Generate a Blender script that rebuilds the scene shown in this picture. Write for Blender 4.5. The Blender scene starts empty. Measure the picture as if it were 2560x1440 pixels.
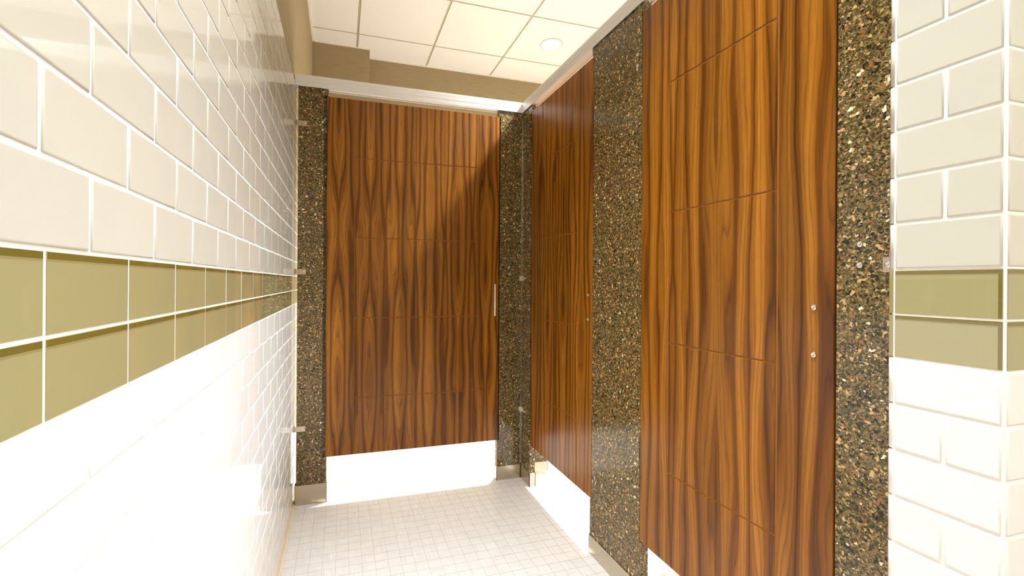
import bpy, math, random
from mathutils import Matrix, Vector, Euler

random.seed(7)
U = 0.025                     # one drawing unit (about an inch) in metres
FZ = 46.5                     # camera height over the floor, units
scene = bpy.context.scene
C = scene.collection
PI = math.pi

# ------------------------------------------------------------------ camera
cam_d = bpy.data.cameras.new('camera')
cam = bpy.data.objects.new('camera', cam_d); C.objects.link(cam)
cam_d.sensor_fit = 'HORIZONTAL'; cam_d.sensor_width = 36.0
cam_d.lens = 36.0 * 1091.235 / 2560
cam_d.shift_x = (1280 - 1170.265) / 2560
cam_d.shift_y = -(720 - 705.48) / 2560
cam_d.clip_start = 0.01
YAW, ROLL = math.radians(16.1458), math.radians(0.3749)
fw = Vector((math.sin(YAW), math.cos(YAW), 0)); rt = Vector((math.cos(YAW), -math.sin(YAW), 0)); up = Vector((0, 0, 1))
r2 = rt * math.cos(ROLL) + up * math.sin(ROLL); u2 = up * math.cos(ROLL) - rt * math.sin(ROLL)
m = Matrix((r2, u2, -fw)).transposed().to_4x4()
m.translation = Vector((0, 0, FZ * U))
cam.matrix_world = m
scene.camera = cam

# ------------------------------------------------------------------ world, view, lights
scene.view_settings.view_transform = 'Standard'
scene.view_settings.look = 'None'
scene.view_settings.exposure = 0.8
scene.view_settings.gamma = 1.0
scene.view_settings.use_curve_mapping = False
scene.cycles.use_denoising = True
scene.cycles.max_bounces = 8
scene.cycles.diffuse_bounces = 5
scene.cycles.glossy_bounces = 4
scene.cycles.sample_clamp_indirect = 6.0
scene.cycles.use_adaptive_sampling = True
scene.cycles.adaptive_threshold = 0.08
scene.cycles.adaptive_min_samples = 16
W = bpy.data.worlds.new('world'); scene.world = W; W.use_nodes = True
W.node_tree.nodes['Background'].inputs[0].default_value = (1.0, 0.93, 0.82, 1)
W.node_tree.nodes['Background'].inputs[1].default_value = 0.0

CEIL = 125.0                  # ceiling over the floor
# recessed downlights and added fill lamps: x, y, watts, beam spread in degrees, label
LIGHTS = [
    (65.75, 130.55, 70, 115, 'round recessed downlight in the ceiling tile beyond the back stall door'),
    (65.75, 81.55, 48, 115, 'round recessed downlight over the middle stall, outside the picture'),
    (65.75, 32.55, 16, 100, 'round recessed downlight over the nearest stall, outside the picture'),
    (16.7, 57.05, 0.9, 40, 'round recessed downlight over the middle of the corridor, outside the picture'),
    (16.7, 32.55, 9, 75, 'round recessed downlight over the corridor by the nearest door, outside the picture'),
    (16.7, -16.45, 9, 90, 'unseen fill lamp added just behind the camera, outside the picture'),  # fill lamp added to brighten the near left wall
    (65.75, -40.95, 17, 140, 'unseen fill lamp added far behind the camera, outside the picture'),  # added fill, stands in for unknown light sources behind the camera
]

# ------------------------------------------------------------------ node helpers
def new_mat(name):
    mt = bpy.data.materials.new(name); mt.use_nodes = True
    nt = mt.node_tree
    return mt, nt, nt.nodes['Principled BSDF']
def N(nt, typ, **kw):
    n = nt.nodes.new(typ)
    for k, v in kw.items(): setattr(n, k, v)
    return n
def lin(r, g, b):
    f = lambda c: (c / 255 / 12.92) if c / 255 <= 0.04045 else ((c / 255 + 0.055) / 1.055) ** 2.4
    return (f(r), f(g), f(b), 1)
def setin(nt, node, key, v):
    if isinstance(v, bpy.types.NodeSocket): nt.links.new(v, node.inputs[key])
    elif v is not None: node.inputs[key].default_value = v
def math_n(nt, op, a, b=None, c=None):
    n = N(nt, 'ShaderNodeMath', operation=op)
    for i, v in enumerate((a, b, c)):
        if v is not None: setin(nt, n, i, v)
    return n.outputs[0]
def ramp(nt, fac, stops, interp='LINEAR'):
    n = N(nt, 'ShaderNodeValToRGB'); cr = n.color_ramp; cr.interpolation = interp
    while len(cr.elements) > 1: cr.elements.remove(cr.elements[-1])
    cr.elements[0].position = stops[0][0]; cr.elements[0].color = stops[0][1]
    for p, col in stops[1:]:
        e = cr.elements.new(p); e.color = col
    nt.links.new(fac, n.inputs[0]); return n.outputs[0]
def mix(nt, fac, a, b, mode='MIX'):
    n = N(nt, 'ShaderNodeMix', data_type='RGBA', blend_type=mode)
    setin(nt, n, 0, fac); setin(nt, n, 6, a); setin(nt, n, 7, b)
    return n.outputs[2]
def noise(nt, vec, scale, detail=2.0, rough=0.5, dist=0.0):
    n = N(nt, 'ShaderNodeTexNoise'); nt.links.new(vec, n.inputs['Vector'])
    n.inputs['Scale'].default_value = scale; n.inputs['Detail'].default_value = detail
    n.inputs['Roughness'].default_value = rough; n.inputs['Distortion'].default_value = dist
    return n.outputs['Fac']
def combine(nt, x, y, z):
    n = N(nt, 'ShaderNodeCombineXYZ')
    for i, v in enumerate((x, y, z)): setin(nt, n, i, v)
    return n.outputs[0]
def objcoord(nt, ref=None):
    n = N(nt, 'ShaderNodeTexCoord')
    if ref is not None: n.object = ref
    return n.outputs['Object']
def bump(nt, bs, h, strength, dist=0.001):
    n = N(nt, 'ShaderNodeBump'); n.inputs['Strength'].default_value = strength
    n.inputs['Distance'].default_value = dist
    nt.links.new(h, n.inputs['Height']); nt.links.new(n.outputs[0], bs.inputs['Normal'])

def plain(name, col, rough=0.5, metal=0.0, spec=0.5, coat=0.0):
    mt, nt, bs = new_mat(name)
    bs.inputs['Base Color'].default_value = col; bs.inputs['Roughness'].default_value = rough
    bs.inputs['Metallic'].default_value = metal; bs.inputs['Specular IOR Level'].default_value = spec
    bs.inputs['Coat Weight'].default_value = coat; bs.inputs['Coat Roughness'].default_value = 0.03
    return mt

def ceramic(name, col, var=0.03):
    mt, nt, bs = new_mat(name)
    oi = N(nt, 'ShaderNodeObjectInfo')
    co = N(nt, 'ShaderNodeNewGeometry').outputs['Position']
    n1 = noise(nt, co, 2.2, 2)
    v = math_n(nt, 'ADD', math_n(nt, 'MULTIPLY', oi.outputs['Random'], var), math_n(nt, 'MULTIPLY', n1, var))
    v = math_n(nt, 'SUBTRACT', 1.0 + var * 0.5, v)
    c = N(nt, 'ShaderNodeVectorMath', operation='SCALE'); c.inputs[0].default_value = col[:3]
    nt.links.new(v, c.inputs['Scale']); nt.links.new(c.outputs[0], bs.inputs['Base Color'])
    bs.inputs['Roughness'].default_value = 0.045
    bs.inputs['Specular IOR Level'].default_value = 0.5
    h = noise(nt, co, 14.0, 1.5)
    bump(nt, bs, h, 0.35, 0.0016)
    return mt

def granite(name):
    mt, nt, bs = new_mat(name)
    co = objcoord(nt)
    wob = N(nt, 'ShaderNodeTexNoise'); nt.links.new(co, wob.inputs['Vector'])
    wob.inputs['Scale'].default_value = 130; wob.inputs['Detail'].default_value = 2
    off = N(nt, 'ShaderNodeVectorMath', operation='MULTIPLY_ADD')
    nt.links.new(wob.outputs['Color'], off.inputs[0]); off.inputs[1].default_value = (0.006,) * 3
    nt.links.new(co, off.inputs[2]); pc = off.outputs[0]
    def vor(scale, feat='F1'):
        n = N(nt, 'ShaderNodeTexVoronoi', feature=feat)
        nt.links.new(pc, n.inputs['Vector']); n.inputs['Scale'].default_value = scale
        s = N(nt, 'ShaderNodeSeparateColor'); nt.links.new(n.outputs['Color'], s.inputs[0])
        return s.outputs[0], s.outputs[1]
    pal = [(0.0, lin(34, 28, 15)), (0.12, lin(60, 52, 27)), (0.30, lin(80, 70, 38)), (0.47, lin(98, 84, 50)),
           (0.62, lin(114, 98, 62)), (0.76, lin(136, 115, 76)), (0.87, lin(166, 142, 98)), (0.93, lin(126, 88, 46)),
           (0.955, lin(104, 94, 74)), (0.985, lin(204, 188, 156))]
    a, a2 = vor(480); base = ramp(nt, a, pal, 'CONSTANT')
    b, b2 = vor(245); mid = ramp(nt, b, pal, 'CONSTANT')
    c, c2 = vor(135)
    big = ramp(nt, c, [(0, lin(34, 30, 16)), (0.2, lin(76, 68, 34)), (0.45, lin(188, 158, 108)), (0.68, lin(62, 56, 30)), (0.82, lin(142, 92, 46)), (0.9, lin(22, 19, 12)), (0.95, lin(228, 214, 186))], 'CONSTANT')
    col = mix(nt, math_n(nt, 'GREATER_THAN', b2, 0.52), base, mid)
    col = mix(nt, math_n(nt, 'GREATER_THAN', c2, 0.83), col, big)
    sand = noise(nt, co, 900.0, 2.0, 0.7)
    col = mix(nt, 0.75, col, ramp(nt, sand, [(0.30, (0.66, 0.62, 0.56, 1)), (0.68, (1.95, 1.86, 1.66, 1))]), 'MULTIPLY')
    nt.links.new(col, bs.inputs['Base Color'])
    bs.inputs['Roughness'].default_value = 0.16
    return mt

def walnut(name, ref, seed, leaf, shift, freq, amp):
    mt, nt, bs = new_mat(name)
    co = objcoord(nt, ref)
    sp = N(nt, 'ShaderNodeSeparateXYZ'); nt.links.new(co, sp.inputs[0])
    x = math_n(nt, 'MULTIPLY', sp.outputs[0], 1 / U); z = math_n(nt, 'MULTIPLY', sp.outputs[2], 1 / U)
    xw = math_n(nt, 'ADD', x, math_n(nt, 'MULTIPLY', noise(nt, combine(nt, math_n(nt, 'MULTIPLY', x, 0.1), math_n(nt, 'MULTIPLY', z, 0.05), seed + 77.0), 1.0, 2.0, 0.5), 0.55))
    mir = math_n(nt, 'PINGPONG', math_n(nt, 'ADD', xw, shift), leaf)
    pair = math_n(nt, 'FLOOR', math_n(nt, 'DIVIDE', math_n(nt, 'ADD', xw, shift), 2 * leaf))
    drift = math_n(nt, 'MULTIPLY', pair, 0.17)
    zs_ = math_n(nt, 'ADD', z, math_n(nt, 'MULTIPLY', math_n(nt, 'SINE', math_n(nt, 'MULTIPLY', pair, 2.4)), 3.0))
    def nz(fx_, fz_, off, det=2.0):
        return noise(nt, combine(nt, math_n(nt, 'MULTIPLY', mir, fx_), math_n(nt, 'MULTIPLY', zs_, fz_), math_n(nt, 'ADD', drift, seed + off)), 1.0, det, 0.5)
    g = math_n(nt, 'ADD', mir, math_n(nt, 'MULTIPLY', nz(0.30, 0.030, 0.0, 1.0), amp))
    g = math_n(nt, 'ADD', g, math_n(nt, 'MULTIPLY', nz(0.9, 0.09, 9.3), amp * 0.13))
    g = math_n(nt, 'ADD', g, math_n(nt, 'MULTIPLY', nz(1.6, 0.33, 5.1, 1.0), amp * 0.02))
    ring = math_n(nt, 'FRACT', math_n(nt, 'MULTIPLY', g, freq))
    ring2 = math_n(nt, 'FRACT', math_n(nt, 'MULTIPLY', g, freq * 0.23))
    k4 = lambda q: (q, q, q, 1)
    fine = ramp(nt, ring, [(0.0, k4(0.52)), (0.06, k4(0.86)), (0.30, k4(1)), (0.72, k4(0.92)), (0.93, k4(0.70)), (1.0, k4(0.52))])
    broad = ramp(nt, ring2, [(0.0, lin(116, 68, 10)), (0.10, lin(146, 88, 17)), (0.30, lin(176, 114, 33)), (0.60, lin(166, 105, 27)), (0.82, lin(136, 80, 14)), (0.94, lin(98, 55, 7)), (1.0, lin(116, 68, 10))])
    tone = noise(nt, combine(nt, math_n(nt, 'MULTIPLY', x, 0.5), math_n(nt, 'MULTIPLY', z, 0.012), seed + 17.0), 1.0, 1.0, 0.5)
    toner = ramp(nt, tone, [(0.32, (0.66, 0.63, 0.60, 1)), (0.68, (1.1, 1.1, 1.1, 1))])
    pores = noise(nt, combine(nt, math_n(nt, 'MULTIPLY', x, 13.0), math_n(nt, 'MULTIPLY', z, 0.35), seed + 3.0), 1.0, 3.0, 0.6)
    porer = ramp(nt, pores, [(0.32, k4(0.80)), (0.60, k4(1.05))])
    col = mix(nt, 1.0, broad, fine, 'MULTIPLY')
    col = mix(nt, 1.0, col, toner, 'MULTIPLY')
    col = mix(nt, 1.0, col, porer, 'MULTIPLY')
    nt.links.new(col, bs.inputs['Base Color'])
    bs.inputs['Roughness'].default_value = 0.28
    bs.inputs['Specular IOR Level'].default_value = 0.35
    return mt

def fabric(name, base, dark):
    mt, nt, bs = new_mat(name)
    co = N(nt, 'ShaderNodeNewGeometry').outputs['Position']
    sp = N(nt, 'ShaderNodeSeparateXYZ'); nt.links.new(co, sp.inputs[0])
    h = math_n(nt, 'ADD', sp.outputs[0], sp.outputs[1])
    v = noise(nt, combine(nt, math_n(nt, 'MULTIPLY', h, 9.0), 0.0, math_n(nt, 'MULTIPLY', sp.outputs[2], 160.0)), 1.0, 3.0, 0.6)
    col = ramp(nt, v, [(0.3, dark), (0.7, base)])
    nt.links.new(col, bs.inputs['Base Color']); bs.inputs['Roughness'].default_value = 0.75
    bs.inputs['Specular IOR Level'].default_value = 0.2
    return mt

def mosaic(name, along_x):
    mt, nt, bs = new_mat(name)
    co = N(nt, 'ShaderNodeNewGeometry').outputs['Position']
    sp = N(nt, 'ShaderNodeSeparateXYZ'); nt.links.new(co, sp.inputs[0])
    a, b = (sp.outputs[0], sp.outputs[1]) if along_x else (sp.outputs[1], sp.outputs[0])
    v = noise(nt, combine(nt, math_n(nt, 'MULTIPLY', a, 9.0), math_n(nt, 'MULTIPLY', b, 330.0), 0.0), 1.0, 2.0, 0.6)
    w = noise(nt, co, 17.0, 1.0)
    col = ramp(nt, v, [(0.32, lin(214, 209, 203)), (0.62, lin(231, 227, 222))])
    col = mix(nt, 1.0, col, ramp(nt, w, [(0.3, (0.95, 0.945, 0.94, 1)), (0.7, (1, 1, 1, 1))]), 'MULTIPLY')
    nt.links.new(col, bs.inputs['Base Color']); bs.inputs['Roughness'].default_value = 0.28
    bs.inputs['Specular IOR Level'].default_value = 0.4
    return mt

def brushed(name, col, rough, sx, sz, metal=1.0):
    mt, nt, bs = new_mat(name)
    co = objcoord(nt)
    sp = N(nt, 'ShaderNodeSeparateXYZ'); nt.links.new(co, sp.inputs[0])
    v = noise(nt, combine(nt, math_n(nt, 'MULTIPLY', sp.outputs[0], sx), 0.0, math_n(nt, 'MULTIPLY', sp.outputs[2], sz)), 1.0, 3.0)
    rr = math_n(nt, 'ADD', rough - 0.05, math_n(nt, 'MULTIPLY', v, 0.1))
    nt.links.new(rr, bs.inputs['Roughness'])
    c = ramp(nt, v, [(0.25, tuple(k * 0.93 for k in col[:3]) + (1,)), (0.75, col)])
    nt.links.new(c, bs.inputs['Base Color']); bs.inputs['Metallic'].default_value = metal
    return mt

M = {}
M['biscuit'] = ceramic('biscuit_tile', lin(209, 205, 191))
M['white'] = ceramic('white_tile', lin(242, 240, 236))
M['grout'] = plain('white_grout', lin(242, 238, 232), 0.8, spec=0.2)
M['floor_grout'] = plain('floor_grout', lin(204, 196, 186), 0.8, spec=0.2)
M['glass'] = plain('olive_glass', lin(165, 156, 112), 0.05, spec=0.6, coat=0.6)
M['glass_dark'] = plain('olive_glass_painted_refraction', lin(116, 102, 42), 0.05, spec=0.6, coat=0.6)  # shaded tile side seen by refraction, painted on the front
M['glass_mid'] = plain('olive_glass_bevel_and_refraction', lin(152, 140, 96), 0.05, spec=0.6, coat=0.6)  # real bevels, and the paler part of the painted refraction strip
M['paper'] = fabric('linen_wallcovering', lin(170, 155, 124), lin(156, 140, 109))
M['mosaic_x'] = mosaic('mosaic_tile_x', True)
M['mosaic_y'] = mosaic('mosaic_tile_y', False)
M['granite'] = granite('speckled_granite')
M['rail'] = brushed('satin_aluminium', lin(238, 236, 232), 0.38, 6.0, 500.0, 0.2)
M['steel'] = brushed('brushed_steel', lin(206, 194, 172), 0.24, 4.0, 600.0)
M['chrome'] = plain('polished_steel', lin(232, 228, 218), 0.12, metal=1.0)
M['satin'] = plain('satin_steel', lin(236, 230, 214), 0.35, metal=0.35)
M['ring'] = plain('lamp_trim', lin(206, 202, 194), 0.5)
M['ceiling'] = plain('ceiling_board', lin(241, 241, 240), 0.9, spec=0.2)
M['grid'] = plain('ceiling_grid', lin(196, 186, 160), 0.6, spec=0.3)
M['groove'] = plain('bare_wood', lin(150, 96, 40), 0.6, spec=0.2)
M['trim'] = plain('white_trim', lin(244, 240, 230), 0.5, spec=0.4)
M['paint'] = plain('cream_paint', lin(226, 214, 190), 0.6, spec=0.3)
M['cove'] = ceramic('cove_tile', lin(232, 218, 190))
mt, nt, bs = new_mat('lamp_lens'); M['lens'] = mt
bs.inputs['Base Color'].default_value = (0.9, 0.9, 0.88, 1)
bs.inputs['Emission Color'].default_value = (1.0, 0.95, 0.86, 1); bs.inputs['Emission Strength'].default_value = 6.0

# ------------------------------------------------------------------ mesh helpers (all input in units)
def mesh(name, verts, faces, mats, fmat=None, normals=None, smooth=False):
    me = bpy.data.meshes.new(name)
    me.from_pydata([(v[0] * U, v[1] * U, v[2] * U) for v in verts], [], faces)
    for mm in (mats if isinstance(mats, (list, tuple)) else [mats]): me.materials.append(mm)
    if fmat: me.polygons.foreach_set('material_index', fmat)
    if smooth or normals: me.polygons.foreach_set('use_smooth', [True] * len(me.polygons))
    me.update()
    if normals: me.normals_split_custom_set_from_vertices(normals)
    return me
def link(name, me, parent=None, loc=(0, 0, 0), rotz=0.0):
    o = bpy.data.objects.new(name, me); C.objects.link(o)
    o.parent = parent; o.location = [c * U for c in loc]; o.rotation_euler = (0, 0, rotz)
    return o
def tag(o, label=None, cat=None, group=None, kind=None):
    for k, v in (('label', label), ('category', cat), ('group', group), ('kind', kind)):
        if v: o[k] = v
    return o
def empty(name, loc, rotz, label, cat, group=None):
    o = link(name, None, None, loc, rotz); o.empty_display_size = 0.05
    return tag(o, label, cat, group)
class MB:
    def __init__(s): s.v = []; s.f = []; s.m = []
    def add(s, v, f, mi=0):
        k = len(s.v); s.v += v; s.f += [tuple(i + k for i in q) for q in f]; s.m += [mi] * len(f); return s
    def box(s, x0, x1, y0, y1, z0, z1, mi=0):
        v = [(x0, y0, z0), (x1, y0, z0), (x1, y1, z0), (x0, y1, z0), (x0, y0, z1), (x1, y0, z1), (x1, y1, z1), (x0, y1, z1)]
        return s.add(v, [(0, 3, 2, 1), (4, 5, 6, 7), (0, 1, 5, 4), (1, 2, 6, 5), (2, 3, 7, 6), (3, 0, 4, 7)], mi)
    def fbox(s, x0, x1, y0, y1, z0, z1, ch, mi=0):
        # box whose front (towards -y) has chamfered edges
        v = [(x0, y1, z0), (x1, y1, z0), (x1, y1, z1), (x0, y1, z1),
             (x0, y0 + ch, z0), (x1, y0 + ch, z0), (x1, y0 + ch, z1), (x0, y0 + ch, z1),
             (x0 + ch, y0, z0 + ch), (x1 - ch, y0, z0 + ch), (x1 - ch, y0, z1 - ch), (x0 + ch, y0, z1 - ch)]
        f = [(0, 3, 2, 1)]
        for i in range(4):
            j = (i + 1) % 4
            f += [(i, j, 4 + j, 4 + i), (4 + i, 4 + j, 8 + j, 8 + i)]
        f.append((8, 9, 10, 11))
        return s.add(v, f, mi)
    def lathe(s, prof, axis_o, axis='y', n=14, mi=0):
        # prof: list of (radius, distance along -axis direction)
        k = len(s.v)
        for r, d in prof:
            for i in range(n):
                a = 2 * PI * i / n
                c_, s_ = r * math.cos(a), r * math.sin(a)
                if axis == 'y': p = (axis_o[0] + c_, axis_o[1] - d, axis_o[2] + s_)
                elif axis == 'z': p = (axis_o[0] + c_, axis_o[1] + s_, axis_o[2] + d)
                else: p = (axis_o[0] + d, axis_o[1] + c_, axis_o[2] + s_)
                s.v.append(p)
        for q in range(len(prof) - 1):
            for i in range(n):
                j = (i + 1) % n
                s.f.append((k + q * n + i, k + q * n + j, k + (q + 1) * n + j, k + (q + 1) * n + i)); s.m.append(mi)
        s.f.append(tuple(k + i for i in reversed(range(n)))); s.m.append(mi)
        e = k + (len(prof) - 1) * n
        s.f.append(tuple(e + i for i in range(n))); s.m.append(mi)
        return s
    def build(s, name, mats, parent=None, loc=(0, 0, 0), rotz=0.0, smooth=False):
        me = mesh(name, s.v, s.f, mats, s.m)
        if smooth:
            me.polygons.foreach_set('use_smooth', [len(p.vertices) == 4 for p in me.polygons])
        return link(name, me, parent, loc, rotz)

# projected size of a world point in the picture, used to pick which repeats show largest
def project(p):
    d = Vector((p[0], p[1], p[2] - FZ)); zc = d.dot(fw)
    if zc < 1: return None
    return 1170.265 + 1091.235 * d.dot(r2) / zc, 705.48 - 1091.235 * d.dot(u2) / zc, zc
def in_frame(p, mrg=60):
    q = project(p)
    return q is not None and -mrg < q[0] < 2560 + mrg and -mrg < q[1] < 1440 + mrg

# ------------------------------------------------------------------ levels and planes (units, z over the floor)
XL, XB, XC, YD = -9.38, 41.37, 35.31, 96.61
ZT, ZM, ZB, HW, PW, PG = FZ + 1.0077, FZ - 1.9357, FZ - 4.8003, 3.06, 6.0625, 5.8917
ROWS_UP, ROWS_DN = 13, 13
GAP = 0.095                   # grout joint
YBACK, XRIGHT, YFRONT = 157.2, 102.0, -72.0

# ------------------------------------------------------------------ tile meshes (front towards -y, lower left corner at origin)
def tile_arrays(w, h, t=0.32, bev=0.16):
    g = GAP / 2
    x0, x1, z0, z1 = g, w - g, g, h - g
    v = [(x0, 0, z0), (x1, 0, z0), (x1, 0, z1), (x0, 0, z1),
         (x0, -t + bev * 0.75, z0), (x1, -t + bev * 0.75, z0), (x1, -t + bev * 0.75, z1), (x0, -t + bev * 0.75, z1)]
    nr = [(-.7, 0, -.7), (.7, 0, -.7), (.7, 0, .7), (-.7, 0, .7), (-.62, -.48, -.62), (.62, -.48, -.62), (.62, -.48, .62), (-.62, -.48, .62)]
    b1 = bev * 0.42
    for (b, y, k) in ((b1, -t + bev * 0.16, .3), (bev, -t, 0)):
        v += [(x0 + b, y, z0 + b), (x1 - b, y, z0 + b), (x1 - b, y, z1 - b), (x0 + b, y, z1 - b)]
        nr += [Vector((sx * k, -1, sz * k)).normalized()[:] for sx, sz in ((-1, -1), (1, -1), (1, 1), (-1, 1))]
    f = []
    for ring in range(3):
        for i in range(4):
            j = (i + 1) % 4; o = ring * 4
            f.append((o + i, o + j, o + 4 + j, o + 4 + i))
    f.append((12, 13, 14, 15))
    return v, f, nr
def glass_mesh(w, h, t=0.285, side=0.0):
    g = 0.058
    x0, x1, z0, z1 = g, w - g, g, h - g; b = 0.03
    xe = x1 - b - side
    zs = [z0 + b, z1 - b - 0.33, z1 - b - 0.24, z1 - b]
    mb = MB()
    mb.add([(x0, 0, z0), (x1, 0, z0), (x1, 0, z1), (x0, 0, z1), (x0, -t + b, z0), (x1, -t + b, z0), (x1, -t + b, z1), (x0, -t + b, z1),
            (x0 + b, -t, z0 + b), (x1 - b, -t, z0 + b), (x1 - b, -t, z1 - b), (x0 + b, -t, z1 - b)],
           [q for i in range(4) for q in ((i, (i + 1) % 4, 4 + (i + 1) % 4, 4 + i), (4 + i, 4 + (i + 1) % 4, 8 + (i + 1) % 4, 8 + i))], 2)
    for k, mi in ((0, 0), (1, 2), (2, 1)):  # upper strips paint the refracted top side into the front face
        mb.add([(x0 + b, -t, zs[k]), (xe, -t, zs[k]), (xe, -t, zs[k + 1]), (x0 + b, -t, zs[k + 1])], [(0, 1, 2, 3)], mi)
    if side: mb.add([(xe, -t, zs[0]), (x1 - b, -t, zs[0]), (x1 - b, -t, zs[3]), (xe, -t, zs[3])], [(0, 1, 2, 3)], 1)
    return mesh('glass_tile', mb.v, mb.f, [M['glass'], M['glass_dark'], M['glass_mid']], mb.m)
TILE_CACHE = {}
def tile_mesh(w, h, mat):
    k = (round(w, 3), round(h, 3), mat)
    if k not in TILE_CACHE:
        v, f, nr = tile_arrays(w, h); TILE_CACHE[k] = mesh('wall_tile', v, f, M[mat], None, nr)
    return TILE_CACHE[k]
class TileHeap:                # the tiles past the limit, joined
    def __init__(s): s.v = []; s.f = []; s.n = []; s.m = []
    def add(s, w, h, mat4, mi):
        v, f, nr = tile_arrays(w, h); k = len(s.v); R = mat4.to_3x3()
        s.v += [(mat4 @ Vector(p))[:] for p in v]; s.n += [(R @ Vector(q))[:] for q in nr]
        s.f += [tuple(i + k for i in q) for q in f]; s.m += [mi] * len(f)
def jitter(o):
    o.rotation_euler = (random.uniform(-.0022, .0022), random.uniform(-.0006, .0006), o.rotation_euler[2] + random.uniform(-.0022, .0022))

def rows():                    # (z0, height, kind, phase)
    out = []
    for i in range(ROWS_UP): out.append((ZT + i * HW, HW, 'biscuit', i % 2))
    for i in range(ROWS_DN): out.append((ZB - (i + 1) * HW, HW, 'white', i % 2))
    return out

# ------------------------------------------------------------------ left wall
wl = MB().box(XL - 6, XL - 0.34, YFRONT, YBACK + 6, 0, CEIL + 4).build('wall_left', M['paper'])
tag(wl, 'long left wall with biscuit subway tile, an olive glass band and white tile below', 'wall', kind='structure')
gb = MB().box(XL - 0.40, XL - 0.055, -20.0, YBACK, 1.6, ZT + ROWS_UP * HW).build('grout_bed', M['grout'], wl)
specs = []
Y0, Y1 = -16.0, YBACK - 7
for z0, h, mat, ph in rows():
    base = 20.3761 if ph == 0 else 17.4229
    k0 = math.floor((Y0 - base) / PW); y = base + k0 * PW
    while y < Y1:
        c = (XL, y + PW / 2, z0 + h / 2)
        vis = any(in_frame((XL, yy, zz), 0) for yy in (y, y + PW) for zz in (z0, z0 + h)) and y < YD - 1
        q = project(c)
        specs.append((0 if not vis else 1.0 / max(q[2], 1) ** 3 if q else 0, y, z0, h, mat))
        y += PW
specs.sort(key=lambda s: -s[0])
heap = TileHeap()
for i, (sc_, y, z0, h, mat) in enumerate(specs):
    if i < 296 and sc_ > 0:
        o = link('wall_tile', tile_mesh(PW, h, mat), wl, (XL - 0.32, y, z0), PI / 2); jitter(o)
    else:
        T = Matrix.Translation((XL - 0.32, y, z0)) @ Euler((random.uniform(-.0022, .0022), 0, PI / 2 + random.uniform(-.0022, .0022))).to_matrix().to_4x4()
        heap.add(PW, h, T, 0 if mat == 'biscuit' else 1)
me = mesh('far_wall_tiles', heap.v, heap.f, [M['biscuit'], M['white']], heap.m, heap.n)
tag(link('far_wall_tiles', me, wl), kind='stuff')
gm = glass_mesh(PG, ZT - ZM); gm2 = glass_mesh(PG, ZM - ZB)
k = -5
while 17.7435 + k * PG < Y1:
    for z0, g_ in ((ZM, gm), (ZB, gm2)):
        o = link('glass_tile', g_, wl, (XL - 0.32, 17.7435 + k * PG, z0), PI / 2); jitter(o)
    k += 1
# cove base along the floor
prof = [(XL - .3, 0), (XL + .42, 0), (XL + .42, .10), (XL + .2, .28), (XL + .06, .65), (XL, 1.2), (XL, 1.82), (XL - .3, 1.86)]
cv = MB()
ys = [-16 + 12 * i for i in range(15)]
bb = empty('baseboard_left', (XL, -16, 0), 0, 'cream cove base tile along the foot of the left wall', 'baseboard')
bb['kind'] = 'structure'
for a_, b_ in zip(ys, ys[1:]):
    if a_ >= Y1: break
    b_ = min(b_, Y1)
    v = [(x - XL, yy, z) for yy in (0, b_ - a_ - .08) for x, z in prof]; n = len(prof)
    f = [(i, (i + 1) % n, n + (i + 1) % n, n + i) for i in range(n)] + [tuple(reversed(range(n))), tuple(range(n, 2 * n))]
    link('base_tile', mesh('base_tile', v, f, M['cove']), bb, (0, a_ + 16, 0))

# ------------------------------------------------------------------ other walls
wb = MB().box(XL - 6, XRIGHT + 6, YBACK, YBACK + 6, 0, CEIL + 4).build('wall_back', M['paper'])
tag(wb, 'far back wall in tan linen wallcovering under the ceiling', 'wall', kind='structure')
wc = MB().box(XL - .34, 8.6, 151.2, YBACK, 0, CEIL + 4).build('wall_chase', M['paper'])
tag(wc, 'boxed out tan wall chase in the far left corner', 'wall', kind='structure')
wr = MB().box(XRIGHT, XRIGHT + 6, YFRONT, YBACK + 6, 0, CEIL + 4).build('wall_right', M['paint'])
tag(wr, 'plain cream wall behind the stalls, out of sight', 'wall', kind='structure')
wf = MB().box(XL - 6, XRIGHT + 6, YFRONT - 6, YFRONT, 0, CEIL + 4).build('wall_front', M['paint'])
tag(wf, 'plain cream wall behind the camera, out of sight', 'wall', kind='structure')

# tiled wall end on the right: end face at X = XC, near face at Y = 14.85, far face at Y = 20.2
YN, YF_ = 14.86, 20.06
wp = MB().box(XC + 0.06, XRIGHT, YN + 0.06, YF_ + .02, 0, CEIL).build('wall_end', M['grout'])
tag(wp, 'tiled wall end at the right edge, biscuit above and white below an olive glass band', 'wall', kind='structure')
we = YF_ - YN - 0.13
zlo, zhi = 10.0, ZT + ROWS_UP * HW
for z0, h, mat, ph in rows():
    if z0 < 8 or z0 > 80: continue
    parts_ = [(0, we)] if ph == 0 else [(0, 2.55), (2.55, we - 2.55)]
    for s0, w in parts_:
        o = link('wall_tile', tile_mesh(w, h, mat), wp, (XC + 0.32, YF_ - s0, z0), -PI / 2); jitter(o)
    for kx in range(2):       # near face
        o = link('wall_tile', tile_mesh(PW, h, mat), wp, (XC + .04 + kx * PW, YN + 0.32, z0)); jitter(o)
    o = link('wall_tile', tile_mesh(5.7, h, mat), wp, (XC + 5.72, YF_, z0), PI); jitter(o)
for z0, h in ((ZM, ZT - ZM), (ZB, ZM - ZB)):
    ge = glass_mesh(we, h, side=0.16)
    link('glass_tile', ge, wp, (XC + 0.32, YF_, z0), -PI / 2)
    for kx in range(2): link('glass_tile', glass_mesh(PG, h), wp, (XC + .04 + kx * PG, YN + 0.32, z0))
    link('glass_tile', glass_mesh(5.7, h), wp, (XC + 5.72, YF_, z0), PI)

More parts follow.
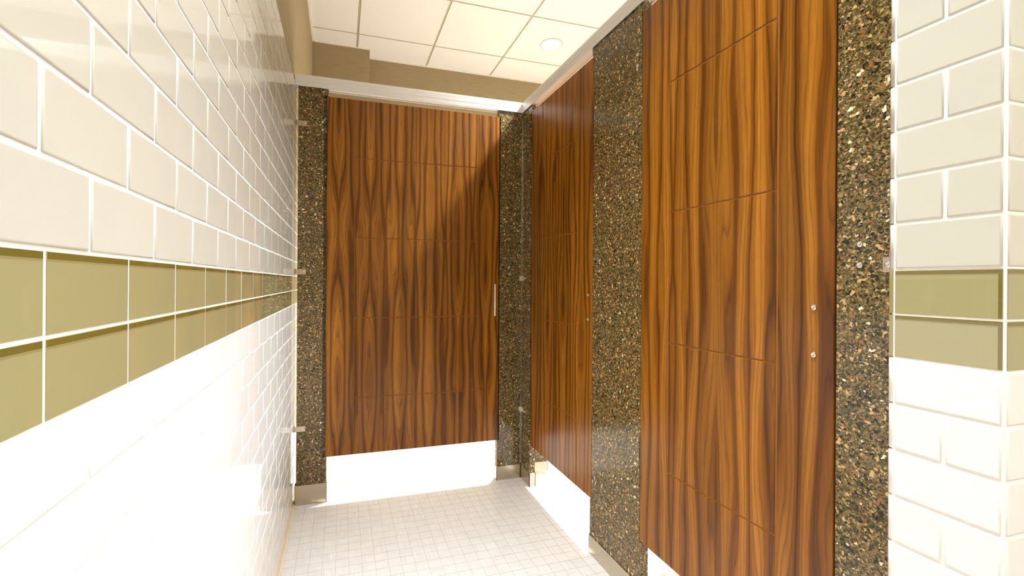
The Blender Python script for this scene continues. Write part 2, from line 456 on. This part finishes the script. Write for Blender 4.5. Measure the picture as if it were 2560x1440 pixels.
# ------------------------------------------------------------------ floor of small square mosaic
fl = MB().box(XL - 6, XRIGHT + 6, YFRONT - 6, YBACK + 6, -6, -0.05).build('floor', M['floor_grout'])
tag(fl, 'pale floor of small square mosaic tiles with fine striations', 'floor', kind='structure')
FP = 2.1; ft = 0.045
def floor_tile_arrays(x, y):
    g = ft
    return [(x + g, y + g, -.05), (x + FP - g, y + g, -.05), (x + FP - g, y + FP - g, -.05), (x + g, y + FP - g, -.05),
            (x + g, y + g, 0), (x + FP - g, y + g, 0), (x + FP - g, y + FP - g, 0), (x + g, y + FP - g, 0)], \
        [(4, 5, 6, 7), (0, 1, 5, 4), (1, 2, 6, 5), (2, 3, 7, 6), (3, 0, 4, 7)]
fx = [mesh('floor_tile', *floor_tile_arrays(0, 0), M['mosaic_x']), mesh('floor_tile', *floor_tile_arrays(0, 0), M['mosaic_y'])]
cells = []
for i in range(int((XRIGHT - XL) / FP)):
    for j in range(int((YBACK - 0) / FP)):
        x, y = XL + .3 + i * FP, 0.4 + j * FP
        c = (x + FP / 2, y + FP / 2, 0); q = project(c)
        v = 1 / q[2] if in_frame(c, 0) and x < XB - 1 and y < YD + 2 else 0
        cells.append((v, i, j, x, y))
cells.sort(key=lambda s: -s[0])
rest = MB()
for n_, (v, i, j, x, y) in enumerate(cells):
    kind = (i * 7 + j * 13 + (i * j) % 3) % 2
    if n_ < 296 and v > 0: link('floor_tile', fx[kind], fl, (x, y, 0))
    else: rest.add(*floor_tile_arrays(x, y), kind)
tag(rest.build('outer_floor_tiles', [M['mosaic_x'], M['mosaic_y']], fl), kind='stuff')

# ------------------------------------------------------------------ ceiling
ce = MB().box(XL - 6, XRIGHT + 6, YFRONT - 6, YBACK + 6, CEIL + 1, CEIL + 4).build('ceiling', M['grid'])
tag(ce, 'suspended ceiling of large square cream tiles in a narrow grid', 'ceiling', kind='structure')
GX = [XL] + [4.45 + 24.5 * i for i in range(4)] + [XRIGHT]
GY = [YFRONT] + [142.8 - 24.5 * i for i in range(8, -1, -1)] + [YBACK]
hg = 0.30
for x0, x1 in zip(GX, GX[1:]):
    for y0, y1 in zip(GY, GY[1:]):
        MB().box(x0 + hg, x1 - hg, y0 + hg, y1 - hg, 0, .9).build('ceiling_tile', M['ceiling'], ce, (0, 0, CEIL))
for x in GX[1:-1]: MB().box(x - .2, x + .2, YFRONT, YBACK, .12, .8).build('grid_bar', M['grid'], ce, (0, 0, CEIL))
for y in GY[1:-1]: MB().box(XL, XRIGHT, y - .2, y + .2, .14, .78).build('grid_bar', M['grid'], ce, (0, 0, CEIL))
wt = MB()
wt.box(XL - .34, XL + .35, YFRONT, 151.2, -.25, -.01).box(8.6, XRIGHT, YBACK - .5, YBACK, -.25, -.01).box(XL, 8.6 + .5, 150.7, 151.2, -.25, -.01).box(8.6, 9.1, 151.2, YBACK - .5, -.25, -.01)
tag(wt.build('trim_1', M['trim'], None, (0, 0, CEIL)), 'thin white edge angle where the ceiling meets the walls', 'trim', kind='structure')

# ------------------------------------------------------------------ downlights
for x, y, watts, spread, label in LIGHTS:
    r = empty('downlight', (x, y, CEIL), 0, label, 'ceiling light', 'recessed downlights')
    ring = MB()
    n = 40; pr = [(3.62, -.02), (3.62, -.16), (3.4, -.24), (3.22, -.20), (3.2, -.02)]
    for i in range(n):
        a0, a1 = 2 * PI * i / n, 2 * PI * (i + 1) / n
        for (ra, za), (rb_, zb_) in zip(pr, pr[1:]):
            ring.add([(ra * math.cos(a0), ra * math.sin(a0), za), (ra * math.cos(a1), ra * math.sin(a1), za), (rb_ * math.cos(a1), rb_ * math.sin(a1), zb_), (rb_ * math.cos(a0), rb_ * math.sin(a0), zb_)], [(0, 1, 2, 3)])
    ring.build('trim_ring', M['ring'], r)
    MB().lathe([(3.2, -.08), (3.2, -.02)], (0, 0, 0), 'z', 40).build('lens', M['lens'], r)
    ld = bpy.data.lights.new('downlight_lamp', 'AREA'); ld.shape = 'DISK'; ld.size = 6.2 * U
    ld.energy = watts; ld.color = (0.955, 1.0, 1.045); ld.spread = math.radians(spread)
    lo = bpy.data.objects.new('lamp', ld); C.objects.link(lo); lo.parent = r; lo.location = (0, 0, -0.11 * U)

# ------------------------------------------------------------------ partition hardware
def screw(parent, x, z, y=0.0, r=0.26, name='screw'):
    mb = MB().lathe([(r, 0), (r, .05), (r * .86, .12), (r * .45, .16), (r * .42, .10), (r * .2, .10)], (x, y, z), 'y', 12)
    return mb.build(name, M['chrome'], parent, smooth=True)
def slab_pilaster(name, loc, rotz, w, label, shoe_h, screws=(), shoe=(0, 0), top=87.1, thick=1.25, rebate=(0, 0)):
    # rebate: how far the slab runs on behind the door edge at its left and right
    r = empty(name, loc, rotz, label, 'pilaster')
    mb = MB().fbox(0, w, 0, thick, 0.2, top, 0.05)
    for side, e in ((0, rebate[0]), (1, rebate[1])):
        if e:
            a, b_ = (-e, .02) if side == 0 else (w - .02, w + e)
            mb.box(a, b_, 1.04, thick, 0.2, top)
            mb.box(a, b_, 0.002, 1.05, 0.2, 9.36).box(a, b_, 0.002, 1.05, 85.6, top)
    mb.build('slab', M['granite'], r)
    sm = MB(); a, b_ = -shoe[0], w + shoe[1]; e = 0.14
    sm.box(a, b_, -e, 0, 0.0, shoe_h).box(a, b_, thick, thick + e, 0.0, shoe_h)
    sm.box(a, a + .08, -e, thick + e, 0.0, shoe_h - .02).box(b_ - .08, b_, -e, thick + e, 0.0, shoe_h - .02)
    sm.build('shoe', M['steel'], r)
    for x, z in screws: screw(r, x, z)
    return r
HS, LS = (FZ + 33.4, FZ + 31.75), (FZ - 29.7, FZ - 31.2)
SS = (FZ + 3.7, FZ + 1.95)
def plate(parent, x0, x1, zc, h=1.12, screw_x=None, turn=None):
    mb = MB().fbox(x0, x1, -.16, 0, zc - h / 2, zc + h / 2, 0.04)
    if turn is not None: mb.box(turn, turn + .14, -1.5, 0, zc - h / 2, zc + h / 2)
    o = mb.build('bracket', M['steel'], parent)
    if screw_x is not None: screw(o, screw_x, zc, -.16, 0.2)
    return o

p1 = slab_pilaster('pilaster', (-8.85, YD, 0), 0, 5.05, 'narrow granite pilaster beside the left tiled wall', 4.1,
                   [(4.9 - .1, z) for z in HS + LS], shoe=(.3, .98), rebate=(0, .9))
for zc in (79.25, 48.45, 15.8):
    MB().fbox(-.5, 1.75, -.16, 0, zc - .56, zc + .56, 0.04).box(-.52, -.38, -.16, 1.2, zc - .56, zc + .56).build('bracket', M['steel'], p1)
    screw(p1, 1.4, zc, -.16, 0.2)
p2 = slab_pilaster('pilaster', (35.75, YD, 0), 0, 5.35, 'granite pilaster to the right of the back door, in the corner', 3.2,
                   [(2.33, z) for z in SS], shoe=(.55, .05), rebate=(.5, 0))
p3 = slab_pilaster('pilaster', (XB, YD + .9, 0), -PI / 2, 5.45, 'very narrow granite pilaster turning the corner left of the middle door', 3.2, [], shoe=(0, .7), rebate=(0, .6))
for zc in (FZ + 32.4, FZ + 1.0, FZ - 30.2):
    br = MB().box(1.06, 3.6, -.14, 0, zc - .62, zc + .62).box(.92, 1.06, -.75, 0, zc - .62, zc + .62).build('bracket', M['steel'], p3)
    screw(br, 3.1, zc, -.14, 0.2)
p4 = slab_pilaster('pilaster', (XB, 66.05, 0), -PI / 2, 12.5, 'wide granite pilaster between the middle and nearest doors', 3.2,
                   [(11.6, z) for z in HS + LS] + [(2.05, z) for z in SS], shoe=(.5, .5), rebate=(.4, .4))
p5 = slab_pilaster('pilaster', (XB, 27.6, 0), -PI / 2, 7.1, 'granite pilaster against the tiled wall end at the right', 3.2,
                   [(1.8, z) for z in (FZ + 3.36, FZ + 1.63)], shoe=(.6, 0), rebate=(.5, 0))
for zc in (FZ + 1.6, FZ + 33, FZ - 30):
    br = MB().fbox(3.45, 7.0, -.16, 0, zc - .6, zc + .6, 0.04).build('bracket', M['steel'], p5)
    screw(br, 3.85, zc, -.16, 0.24)

# panels between the stalls, seen under and over the doors
p6 = slab_pilaster('pilaster', (XB + 1.35, YD + .35, 0), 0, 5.8, 'granite post behind the corner, seen under the middle door', 3.0, [])
pn = MB().fbox(0, 51.5, 0, 1.0, 9.4, 85.4, .05).build('panel', M['granite'], None, (XB + 8.0, YD + .45, 0))
pn.name = 'stall_panel'; tag(pn, 'granite panel between the middle stall and the back stall', 'panel', 'panels between the stalls')
pn2 = MB().fbox(0, 58.8, 0, 1.0, 9.4, 85.4, .05).build('stall_panel', M['granite'], None, (XB + 1.4, 59.3, 0))
tag(pn2, 'granite panel between the middle stall and the nearest stall', 'panel', 'panels between the stalls')

# ------------------------------------------------------------------ headrails: open-bottomed aluminium channels
def rail(loc, rotz, L, label):
    r = empty('headrail', loc, rotz, label, 'headrail')
    z0, z1 = 86.9, 89.35
    v2 = [(-.30, z0), (-.30, z1 - .35), (-.12, z1), (1.3, z1), (1.55, z1 - .12), (1.55, z0), (1.40, z0), (1.40, z0 + .25), (-.16, z0 + .25), (-.16, z0)]
    n = len(v2)
    v = [(x, y, z) for x in (0, L) for y, z in v2]
    f = [(i, (i + 1) % n, n + (i + 1) % n, n + i) for i in range(n)] + [tuple(range(n)), tuple(reversed(range(n, 2 * n)))]
    f = [tuple(reversed(q)) for q in f]
    link('channel', mesh('channel', v, f, M['rail']), r)
    MB().box(0, L, -.335, -.30, z0 + .92, z0 + 1.0).build('bead', M['rail'], r)
    return r
rail((XL + .02, YD, 0), 0, XB - XL - .25, 'satin aluminium headrail over the back door, running to the left wall')
rail((XB, YD + 1.6, 0), -PI / 2, YD + 1.6 - 20.5, 'satin aluminium headrail over the two right-hand doors')

# ------------------------------------------------------------------ doors
DZ0, DZ1 = 9.44, 85.45
GZ = [FZ + 26.45, FZ + 9.36, FZ - 7.85, FZ - 25.0]
def door(loc, rotz, w, gl, gr, label, seed, leaf, shift, freq, amp):
    r = empty('stall_door', loc, rotz, label, 'door')
    mt = walnut('walnut_veneer', r, seed, leaf, shift, freq, amp)
    gd = 0.09                                     # half a groove
    MB().box(0.02, w - .02, .08, 1.0, DZ0 + .02, DZ1 - .02).build('core', M['groove'], r)
    ch = 0.06
    MB().fbox(0, gl - gd, 0, .09, DZ0, DZ1, ch).build('stile', mt, r)
    MB().fbox(gr + gd, w, 0, .09, DZ0, DZ1, ch).build('stile', mt, r)
    zs = [DZ0] + GZ[::-1] + [DZ1]
    for i, (a, b_) in enumerate(zip(zs, zs[1:])):
        MB().fbox(gl + gd, gr - gd, 0, .09, a + (gd if i else 0), b_ - (gd if i < 4 else 0), ch).build('door_panel', mt, r)
    return r
d0 = door((-3.2, YD, 0), 0, 38.65, 5.8, 33.53, 'wide walnut stall door with a bar handle, facing down the corridor', 3.1, 3.3, 0.6, 2.3, 5.5)
h = MB().lathe([(.20, 0), (.22, .03), (.22, 7.37), (.20, 7.4)], (34.12 + 3.2, -1.3, 38.72), 'z', 14).build('handle', M['satin'], d0, smooth=True)
for z in (FZ - 1.98, FZ - 6.2):
    MB().lathe([(.13, 0), (.13, 1.3)], (34.1 + 3.2, 0, z), 'y', 10).build('post', M['chrome'], h, smooth=True)
d2 = door((XB, 91.5, 0), -PI / 2, 25.3, 91.5 - 85.76, 91.5 - 71.1, 'middle walnut stall door, in shade next to the corner', 11.7, 3.3, 1.1, 2.9, 4.0)
for z in (FZ - 2.1, FZ - 6.35): screw(d2, 91.5 - 67.45, z, 0, .27, 'bolt')
d1 = door((XB, 53.45, 0), -PI / 2, 25.7, 53.45 - 47.99, 53.45 - 33.02, 'nearest walnut stall door, the largest and brightest', 23.4, 6.9, 0.35, 1.9, 4.4)
for z in (FZ - 2.1, FZ - 6.4): screw(d1, 53.45 - 29.45, z, 0, .27, 'bolt')
